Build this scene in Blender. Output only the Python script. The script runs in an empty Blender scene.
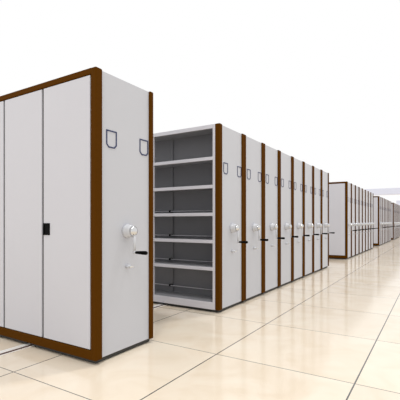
import bpy, bmesh, math
from mathutils import Vector, Matrix

S = bpy.context.scene
COL = S.collection
S.view_settings.view_transform = 'Standard'
S.view_settings.look = 'None'
S.view_settings.gamma = 1
S.view_settings.use_curve_mapping = False
S.view_settings.exposure = 0.0

# ------------------------------------------------------------ materials
def mat(name, col, rough=0.5, metal=0.0, spec=0.5, noise=0.0, scale=6.0, coat=0.0):
    m = bpy.data.materials.new(name); m.use_nodes = True
    nt = m.node_tree; b = nt.nodes['Principled BSDF']
    b.inputs['Base Color'].default_value = (*col, 1)
    b.inputs['Roughness'].default_value = rough
    b.inputs['Metallic'].default_value = metal
    b.inputs['Specular IOR Level'].default_value = spec
    b.inputs['Coat Weight'].default_value = coat
    if noise:
        tc = nt.nodes.new('ShaderNodeTexCoord')
        n = nt.nodes.new('ShaderNodeTexNoise'); n.inputs['Scale'].default_value = scale
        n.inputs['Detail'].default_value = 4
        r = nt.nodes.new('ShaderNodeMapRange')
        r.inputs['To Min'].default_value = 1 - noise; r.inputs['To Max'].default_value = 1 + noise
        mx = nt.nodes.new('ShaderNodeVectorMath'); mx.operation = 'SCALE'
        mx.inputs[0].default_value = col
        nt.links.new(tc.outputs['Object'], n.inputs['Vector'])
        nt.links.new(n.outputs['Fac'], r.inputs['Value'])
        nt.links.new(r.outputs['Result'], mx.inputs['Scale'])
        nt.links.new(mx.outputs['Vector'], b.inputs['Base Color'])
    return m

WHITE = mat('painted_steel', (0.55, 0.562, 0.605), 0.42, spec=0.35, noise=0.015, scale=3)
DOORW = mat('door_steel', (0.60, 0.60, 0.645), 0.38, spec=0.35, noise=0.015, scale=2)
FRAME = mat('pale_frame_steel', (0.62, 0.61, 0.65), 0.4, spec=0.4, noise=0.01)
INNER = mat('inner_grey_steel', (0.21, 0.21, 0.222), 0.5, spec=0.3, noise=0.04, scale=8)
SHELF = mat('shelf_grey_steel', (0.33, 0.33, 0.35), 0.4, spec=0.4, noise=0.03, scale=8)
BROWN = mat('brown_edging', (0.086, 0.030, 0.0015), 0.6, spec=0.02, noise=0.06, scale=20)
BLACK = mat('black_plastic', (0.002, 0.002, 0.002), 0.5, spec=0.05, noise=0.05, scale=30)
DARK = mat('dark_chassis_and_gap_shade', (0.03, 0.03, 0.028), 0.6, noise=0.1, scale=20)
NAVY = mat('navy_outline', (0.018, 0.028, 0.10), 0.4, noise=0.03, scale=30)
KNOB = mat('white_knob_plastic', (0.60, 0.61, 0.64), 0.22, noise=0.01, scale=30)
CHROME = mat('polished_chrome', (0.66, 0.66, 0.66), 0.12, metal=1.0, noise=0.02, scale=30)
RAILS = mat('rail_steel', (0.86, 0.84, 0.80), 0.35, noise=0.03, scale=20)
RUST = mat('rail_groove_brown', (0.07, 0.018, 0.006), 0.6, noise=0.1, scale=20)
BEAM = mat('pale_lilac_beam', (0.72, 0.745, 0.87), 0.6, noise=0.01, scale=1)

def floor_mat():
    m = bpy.data.materials.new('polished_cream_marble_tiles'); m.use_nodes = True
    nt = m.node_tree; N = nt.nodes; L = nt.links; b = N['Principled BSDF']
    tc = N.new('ShaderNodeTexCoord')
    sep = N.new('ShaderNodeSeparateXYZ'); L.new(tc.outputs['Object'], sep.inputs[0])
    def axis(out, off, pitch, w):
        a = N.new('ShaderNodeMath'); a.operation = 'SUBTRACT'; L.new(out, a.inputs[0]); a.inputs[1].default_value = off
        d = N.new('ShaderNodeMath'); d.operation = 'DIVIDE'; L.new(a.outputs[0], d.inputs[0]); d.inputs[1].default_value = pitch
        fl = N.new('ShaderNodeMath'); fl.operation = 'FLOOR'; L.new(d.outputs[0], fl.inputs[0])
        pp = N.new('ShaderNodeMath'); pp.operation = 'PINGPONG'; L.new(d.outputs[0], pp.inputs[0]); pp.inputs[1].default_value = 0.5
        lt = N.new('ShaderNodeMath'); lt.operation = 'LESS_THAN'; L.new(pp.outputs[0], lt.inputs[0]); lt.inputs[1].default_value = w / pitch
        return fl.outputs[0], lt.outputs[0]
    fx, lx = axis(sep.outputs['X'], -0.44, 1.10, 0.0052)
    fy, ly = axis(sep.outputs['Y'], -0.40, 1.135, 0.0036)
    g = N.new('ShaderNodeMath'); g.operation = 'MAXIMUM'; L.new(lx, g.inputs[0]); L.new(ly, g.inputs[1])
    cb = N.new('ShaderNodeCombineXYZ'); L.new(fx, cb.inputs[0]); L.new(fy, cb.inputs[1])
    wn = N.new('ShaderNodeTexWhiteNoise'); wn.noise_dimensions = '3D'; L.new(cb.outputs[0], wn.inputs['Vector'])
    # marble: offset per tile, two noises
    ad = N.new('ShaderNodeVectorMath'); ad.operation = 'MULTIPLY_ADD'
    L.new(wn.outputs['Color'], ad.inputs[0]); ad.inputs[1].default_value = (9, 9, 9); L.new(tc.outputs['Object'], ad.inputs[2])
    n1 = N.new('ShaderNodeTexNoise'); n1.inputs['Scale'].default_value = 2.2; n1.inputs['Detail'].default_value = 6; n1.inputs['Distortion'].default_value = 1.2
    L.new(ad.outputs[0], n1.inputs['Vector'])
    cr = N.new('ShaderNodeValToRGB'); L.new(n1.outputs['Fac'], cr.inputs[0])
    e = cr.color_ramp.elements
    e[0].position = 0.32; e[0].color = (0.79, 0.67, 0.52, 1)
    e[1].position = 0.68; e[1].color = (0.85, 0.755, 0.62, 1)
    k = e.new(0.5); k.color = (0.83, 0.72, 0.58, 1)
    tv = N.new('ShaderNodeMapRange'); L.new(wn.outputs['Value'], tv.inputs['Value'])
    tv.inputs['To Min'].default_value = 0.96; tv.inputs['To Max'].default_value = 1.03
    sc = N.new('ShaderNodeVectorMath'); sc.operation = 'SCALE'; L.new(cr.outputs[0], sc.inputs[0]); L.new(tv.outputs[0], sc.inputs['Scale'])
    mx = N.new('ShaderNodeMix'); mx.data_type = 'RGBA'; L.new(g.outputs[0], mx.inputs['Factor'])
    L.new(sc.outputs[0], mx.inputs[6]); mx.inputs[7].default_value = (0.10, 0.105, 0.10, 1)
    L.new(mx.outputs[2], b.inputs['Base Color'])
    b.inputs['Roughness'].default_value = 0.12
    b.inputs['Specular IOR Level'].default_value = 0.45
    return m
FLOOR = floor_mat()

# ------------------------------------------------------------ mesh helpers
def box(bm, x0, x1, y0, y1, z0, z1, bev=0.0, seg=2, mi=0):
    x0, x1 = min(x0, x1), max(x0, x1); y0, y1 = min(y0, y1), max(y0, y1)
    r = bmesh.ops.create_cube(bm, size=1.0)
    vs = r['verts']
    for v in vs:
        v.co = Vector(((x0 + x1) / 2 + v.co.x * (x1 - x0), (y0 + y1) / 2 + v.co.y * (y1 - y0), (z0 + z1) / 2 + v.co.z * (z1 - z0)))
    if mi:
        for f in {f for v in vs for f in v.link_faces}: f.material_index = mi
    if bev:
        ed = list({e for v in vs for e in v.link_edges})
        bmesh.ops.bevel(bm, geom=ed, offset=bev, segments=seg, profile=0.5, affect='EDGES')

def lathe_x(bm, prof, cy, cz, n=28):
    """surface of revolution about the X axis; prof = [(x, r), ...]"""
    rings = []
    for (x, r) in prof:
        if r < 1e-6: rings.append([bm.verts.new((x, cy, cz))])
        else: rings.append([bm.verts.new((x, cy + r * math.cos(2 * math.pi * i / n), cz + r * math.sin(2 * math.pi * i / n))) for i in range(n)])
    for a, b in zip(rings, rings[1:]):
        for i in range(n):
            j = (i + 1) % n
            if len(a) == 1 and len(b) == 1: continue
            if len(a) == 1: f = bm.faces.new((a[0], b[j], b[i]))
            elif len(b) == 1: f = bm.faces.new((a[i], a[j], b[0]))
            else: f = bm.faces.new((a[i], a[j], b[j], b[i]))
            f.smooth = True

def rod(bm, p, q, r0, r1=None, n=12):
    r1 = r0 if r1 is None else r1
    p, q = Vector(p), Vector(q); d = q - p
    M = Matrix.Translation((p + q) / 2) @ d.to_track_quat('Z', 'Y').to_matrix().to_4x4()
    r = bmesh.ops.create_cone(bm, cap_ends=True, segments=n, radius1=r0, radius2=r1, depth=d.length, matrix=M)
    for f in {f for v in r['verts'] for f in v.link_faces}:
        if len(f.verts) == 4: f.smooth = True

def obj(name, bm, m, parent=None, origin=None):
    bmesh.ops.recalc_face_normals(bm, faces=bm.faces)
    me = bpy.data.meshes.new(name); bm.to_mesh(me); bm.free()
    for k in (m if isinstance(m, (list, tuple)) else [m]): me.materials.append(k)
    o = bpy.data.objects.new(name, me); COL.objects.link(o)
    if parent is not None: o.parent = parent
    return o

def one(name, m, parent, *a, **k):
    bm = bmesh.new(); box(bm, *a, **k); return obj(name, bm, m, parent)

def thing(name, label, cat, loc, group=None):
    o = bpy.data.objects.new(name, None); COL.objects.link(o)
    o.empty_display_size = 0.2
    o.location = loc; o['label'] = label; o['category'] = cat
    if group: o['group'] = group
    return o

def copy_tree(o, parent=None):
    c = o.copy(); COL.objects.link(c)
    if parent is not None: c.parent = parent
    for ch in list(o.children): copy_tree(ch, c)
    return c

# ------------------------------------------------------------ dimensions
ZB = 0.035           # underside of the cabinet bodies
H = 2.30
ZT = ZB + H
ZC = ZB + 1.087      # eye height
LEN = 2.50           # cabinet length (along -X)
PITCH = 0.695

PROUD = 0.020         # how far the brown edging stands proud of the end panel
def end_fittings(t, D, ymid, near_w=0.068, far_w=0.050, corner=0.062):
    """the end face turned to the main aisle: panel, brown edging, label frames, crank, lock"""
    one('end_panel', WHITE, t, -0.045, -PROUD, near_w - 0.004, D - far_w + 0.004, ZB + 0.004, ZT - 0.004, bev=0.004)
    # brown edging strips at both vertical edges
    bm = bmesh.new()
    box(bm, -corner, 0.0, 0.0, near_w, ZB, ZT, bev=0.012, seg=3)
    obj('edge_trim', bm, BROWN, t)
    bm = bmesh.new()
    box(bm, -0.055, 0.0, D - far_w, D, ZB, ZT, bev=0.012, seg=3)
    obj('edge_trim', bm, BROWN, t)
    # label frames: thin navy outline with cut lower corners
    w, zt, zb, c, th = 0.118, 1.872, 1.728, 0.026, 0.0105
    for y0 in (0.128, D - 0.178):
        y1 = y0 + w
        outer = [(y0, zt), (y1, zt), (y1, zb + c), (y1 - c, zb), (y0 + c, zb), (y0, zb + c)]
        k = th * 0.42
        inner = [(y0 + th, zt - th), (y1 - th, zt - th), (y1 - th, zb + c + k), (y1 - c - k, zb + th), (y0 + c + k, zb + th), (y0 + th, zb + c + k)]
        bm = bmesh.new()
        A = [[bm.verts.new((x, y, z)) for (y, z) in p] for x, p in ((-PROUD - 0.001, outer), (-PROUD + 0.004, outer), (-PROUD + 0.004, inner), (-PROUD - 0.001, inner))]
        for P, Q in zip(A, A[1:]):
            for i in range(6):
                j = (i + 1) % 6; bm.faces.new((P[i], P[j], Q[j], Q[i]))
        obj('label_frame', bm, NAVY, t)
    # crank: stepped hub, chrome cap, arm and black grip
    cz = ZC - 0.078
    ymid += 0.012
    bm = bmesh.new()
    lathe_x(bm, [(-0.026, 0.0), (-0.026, 0.060), (0.000, 0.060), (0.008, 0.057), (0.012, 0.054), (0.034, 0.053), (0.042, 0.050), (0.047, 0.044), (0.047, 0.0)], ymid, cz)
    hub = obj('crank_hub', bm, KNOB, t)
    bm = bmesh.new()
    lathe_x(bm, [(0.044, 0.0), (0.044, 0.041), (0.056, 0.043), (0.066, 0.041), (0.074, 0.035), (0.082, 0.024), (0.086, 0.010), (0.0865, 0.0)], ymid, cz)
    obj('hub_cap', bm, CHROME, hub)
    bm = bmesh.new()
    rod(bm, (0.066, ymid, cz - 0.028), (0.070, ymid, cz - 0.185), 0.013, 0.011)
    lathe_x(bm, [(0.058, 0.0), (0.058, 0.013), (0.082, 0.013), (0.082, 0.0)], ymid, cz - 0.180, n=16)
    obj('crank_arm', bm, KNOB, hub)
    bm = bmesh.new()
    lathe_x(bm, [(0.080, 0.0), (0.080, 0.009), (0.092, 0.012), (0.120, 0.0135), (0.170, 0.0165), (0.196, 0.0165), (0.205, 0.012), (0.208, 0.0)], ymid, cz - 0.180, n=16)
    obj('crank_grip', bm, BLACK, hub)
    # lock lever
    lz = ZC - 0.382
    bm = bmesh.new()
    lathe_x(bm, [(-0.026, 0.0), (-0.026, 0.017), (0.016, 0.016), (0.020, 0.010), (0.032, 0.010), (0.034, 0.0)], ymid, lz, n=18)
    lk = obj('lock', bm, KNOB, t)
    bm = bmesh.new(); box(bm, 0.028, 0.040, ymid - 0.024, ymid + 0.026, lz - 0.008, lz + 0.009, bev=0.004)
    obj('lock_lever', bm, CHROME, lk)

def chassis(t, D):
    bm = bmesh.new()
    box(bm, -0.82, -0.035, 0.03, D - 0.02, 0.006, ZB + 0.006)
    box(bm, -LEN + 0.05, -0.94, 0.03, D - 0.02, 0.006, ZB + 0.006)
    obj('chassis', bm, DARK, t)

def door_face(t, D):
    """four flush doors in a brown surround, facing -Y"""
    bm = bmesh.new()
    box(bm, -LEN, -0.05, 0.0, 0.03, ZT - 0.050, ZT, bev=0.008)
    obj('top_rail', bm, BROWN, t)
    bm = bmesh.new()
    box(bm, -LEN, -0.05, 0.0, 0.03, ZB, ZB + 0.076, bev=0.008)
    obj('bottom_rail', bm, BROWN, t)
    bm = bmesh.new()
    box(bm, -LEN, -LEN + 0.060, 0.0, 0.06, ZB + 0.01, ZT - 0.01, bev=0.008)
    obj('side_rail', bm, BROWN, t)
    xs = [-0.066, -0.666, -1.255, -1.848, -2.438]
    for i in range(4):
        a, b = xs[i], xs[i + 1]
        g0 = 0.004 if i == 0 else 0.013
        bm = bmesh.new()
        box(bm, b + 0.013, a - g0, 0.004, 0.024, ZB + 0.082, ZT - 0.055, bev=0.004)
        d = obj('door', bm, DOORW, t)
        if i % 2 == 0:
            hx = b + 0.012
            bm = bmesh.new()
            z0, z1 = ZC - 0.113, ZC - 0.010
            box(bm, hx, hx + 0.090, 0.0015, 0.006, z0, z1, bev=0.002)
            box(bm, hx + 0.002, hx + 0.016, -0.004, 0.004, z0 + 0.004, z1 - 0.004, bev=0.003)
            box(bm, hx + 0.074, hx + 0.088, -0.004, 0.004, z0 + 0.004, z1 - 0.004, bev=0.003)
            box(bm, hx + 0.002, hx + 0.088, -0.004, 0.004, z1 - 0.014, z1 - 0.002, bev=0.003)
            box(bm, hx + 0.002, hx + 0.088, -0.004, 0.004, z0 + 0.002, z0 + 0.014, bev=0.003)
            obj('door_handle', bm, BLACK, d)

def closed_body(t, D, y0=0.028):
    bm = bmesh.new()
    box(bm, -LEN + 0.004, -0.040, y0, D - 0.002, ZB + 0.002, ZT - 0.003)
    obj('body', bm, WHITE, t)

def door_cabinet(label, loc, D, group=None):
    t = thing('mobile_cabinet', label, 'cabinet', loc, group)
    chassis(t, D); closed_body(t, D); one('door_gap_shade', DARK, t, -LEN + 0.03, -0.05, 0.016, 0.0275, ZB + 0.03, ZT - 0.03); door_face(t, D); end_fittings(t, D, D / 2, near_w=0.074)  # dark sheet behind the doors paints the shade seen in their gaps
    return t

def plain_cabinet(label, loc, D, group=None):
    t = thing('mobile_cabinet', label, 'cabinet', loc, group)
    chassis(t, D); closed_body(t, D, 0.002); end_fittings(t, D, D / 2)
    return t

def shelf_cabinet(label, loc, D, group=None):
    t = thing('mobile_shelving', label, 'shelving', loc, group)
    chassis(t, D)
    BK = 0.36                                       # back of the open shelves
    XL, XR = -LEN, -0.103
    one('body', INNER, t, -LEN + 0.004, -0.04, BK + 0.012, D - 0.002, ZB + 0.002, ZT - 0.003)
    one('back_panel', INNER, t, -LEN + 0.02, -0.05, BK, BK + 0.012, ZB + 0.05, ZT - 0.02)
    bm = bmesh.new()                                # top with folded front lip
    box(bm, XL, -0.05, 0.012, BK, ZT - 0.022, ZT - 0.004)
    o = obj('top_panel', bm, SHELF, t)
    one('top_lip', FRAME, o, XL, XR + 0.001, 0.001, 0.012, ZT - 0.052, ZT - 0.002, bev=0.003)
    # front posts and bay dividers
    bm = bmesh.new(); box(bm, XR, -0.065, 0.001, 0.035, ZB + 0.002, ZT - 0.003, bev=0.003); obj('post', bm, FRAME, t)
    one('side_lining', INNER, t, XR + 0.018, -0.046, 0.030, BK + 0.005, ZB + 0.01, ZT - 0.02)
    for x in (-0.97, -1.76):
        bm = bmesh.new()
        box(bm, x - 0.10, x - 0.07, 0.006, 0.036, ZB + 0.06, ZT - 0.03, bev=0.003)
        obj('post', bm, FRAME, t)
        bm = bmesh.new()
        box(bm, x - 0.030, x + 0.010, BK - 0.02, BK - 0.001, ZB + 0.06, ZT - 0.02, bev=0.003)
        obj('rear_post', bm, INNER, t)
    bm = bmesh.new(); box(bm, XL, XL + 0.03, 0.004, BK, ZB + 0.002, ZT - 0.004); obj('side_panel', bm, WHITE, t)
    # shelves
    tops = [ZC + (222 - y) / 81.7 for y in (155.7, 184.3, 212.5, 240.2, 268.0)]
    for i, z in enumerate(tops):
        bm = bmesh.new(); box(bm, XL + 0.03, XR + 0.017, 0.012, BK, z - 0.022, z - 0.002)
        s = obj('shelf', bm, SHELF, t)
        one('shelf_lip', FRAME, s, XL + 0.03, XR + 0.001, 0.004, 0.014, z - 0.042, z, bev=0.003)
        if i >= 2:
            backstop(t, z + 0.035, XR, BK)
    zb = ZB + 0.088
    bm = bmesh.new(); box(bm, XL + 0.03, XR + 0.017, 0.012, BK, zb - 0.02, zb)
    s = obj('bottom_shelf', bm, SHELF, t)
    one('bottom_lip', FRAME, s, XL, XR + 0.002, 0.001, 0.014, ZB + 0.001, zb + 0.004, bev=0.004)
    backstop(t, zb + 0.10, XR, BK)
    end_fittings(t, D, D / 2, near_w=0.072, corner=0.073)
    return t

def backstop(t, z, XR, BK):
    y = BK - 0.075
    bm = bmesh.new()
    rod(bm, (-LEN + 0.03, y, z), (XR + 0.018, y, z), 0.0055, n=8)
    b = obj('backstop_rod', bm, FRAME, t)
    for x in (-0.97, -1.76):
        one('rod_bracket', BLACK, b, x - 0.012, x + 0.016, BK - 0.085, BK - 0.019, z - 0.014, z + 0.014, bev=0.003)

# ------------------------------------------------------------ the cabinets
door_cabinet('large white cabinet with brown edging and flush doors, standing apart in front', (0, 0, 0), 0.710)

ordw = ['first', 'second', 'third', 'fourth', 'fifth', 'sixth', 'seventh', 'eighth']
blocks = [(1.980, 8, 'nearest block', 'cabinets of the nearest block'),
          (9.80, 8, 'second block', 'cabinets of the second block'),
          (17.30, 8, 'third block', 'cabinets of the third block'),
          (24.42, 7, 'farthest block', 'cabinets of the farthest block')]
D = PITCH - 0.0015
pp = pd = None
for b, (y0, n, where, grp) in enumerate(blocks):
    for i in range(n):
        loc = (0, y0 + i * PITCH, 0)
        if i == 0 and b == 0:
            shelf_cabinet('open grey shelving unit with brown end edging, first of the nearest block', loc, D, grp)
        elif i == 0:
            lab = 'white cabinet showing its brown-framed front, nearest of the ' + where
            if pd is None: pd = door_cabinet(lab, loc, D, grp)
            else:
                c = copy_tree(pd); c.location = loc; c['label'] = lab; c['group'] = grp
        else:
            last = ', the last one' if i == n - 1 and b < 3 else ''
            lab = f'white crank cabinet, {ordw[i]} from the near end of the {where}'
            if last:
                lab = f'white crank cabinet, last at the far end of the {where}'
            if pp is None: pp = plain_cabinet(lab, loc, D, grp)
            else:
                c = copy_tree(pp); c.location = loc; c['label'] = lab; c['group'] = grp

# ------------------------------------------------------------ floor rail
t = thing('floor_rail', 'thin floor rail with brown groove running under the cabinets', 'rail', (-0.88, 0, 0))
one('rail_plate', RAILS, t, -0.075, -0.016, -3.2, 7.6, -0.002, 0.007, bev=0.002)
one('rail_edge', RAILS, t, 0.018, 0.030, -3.2, 7.6, -0.002, 0.004, bev=0.001)
one('rail_groove', RUST, t, -0.016, 0.018, -3.2, 7.6, -0.002, 0.003)

# ------------------------------------------------------------ setting
def struct(name, bm, m):
    o = obj(name, bm, m); o['kind'] = 'structure'; return o
bm = bmesh.new(); box(bm, -16, 22, -7, 75, -0.12, 0.0); struct('floor', bm, FLOOR)
# far concrete portal beams across the hall on columns
for k, (y, zb, zt, xa) in enumerate([(35.0, 3.55, 4.12, -7.0), (50.0, 3.64, 3.76, -1.9)]):
    bm = bmesh.new()
    box(bm, xa, 15.0, y, y + 0.6, zb, zt, bev=0.02)
    box(bm, xa, xa + 0.6, y, y + 0.6, 0.0, zb + 0.05, bev=0.02)
    box(bm, 14.4, 15.0, y, y + 0.6, 0.0, zb + 0.05, bev=0.02)
    struct(f'trim_{k+1}', bm, BEAM)

# ------------------------------------------------------------ light
w = bpy.data.worlds.new('bright_hall'); S.world = w; w.use_nodes = True
bg = w.node_tree.nodes['Background']; bg.inputs[0].default_value = (1, 1, 1, 1); bg.inputs[1].default_value = 1.0
def sun(name, d, e, ang, col=(1, 1, 1)):
    l = bpy.data.lights.new(name, 'SUN'); l.energy = e; l.angle = math.radians(ang); l.color = col
    o = bpy.data.objects.new(name, l); COL.objects.link(o)
    o.rotation_euler = Vector(d).to_track_quat('-Z', 'Y').to_euler(); o.location = (2, 0, 6)
sun('daylight_left', (-0.20, 0.40, -1), 0.65, 5, (1, 0.99, 0.97))
sun('daylight_right', (-0.20, -0.40, -1), 0.65, 5, (1, 0.99, 0.97))

# ------------------------------------------------------------ camera
cam = bpy.data.cameras.new('camera'); co = bpy.data.objects.new('camera', cam); COL.objects.link(co)
co.location = (2.2377, -2.0468, ZC)
co.rotation_euler = (math.radians(90), 0, math.radians(32.07))
cam.sensor_width = 36; cam.lens = 376.5 / 400 * 36; cam.shift_y = 22.0 / 400
cam.clip_end = 200
S.camera = co
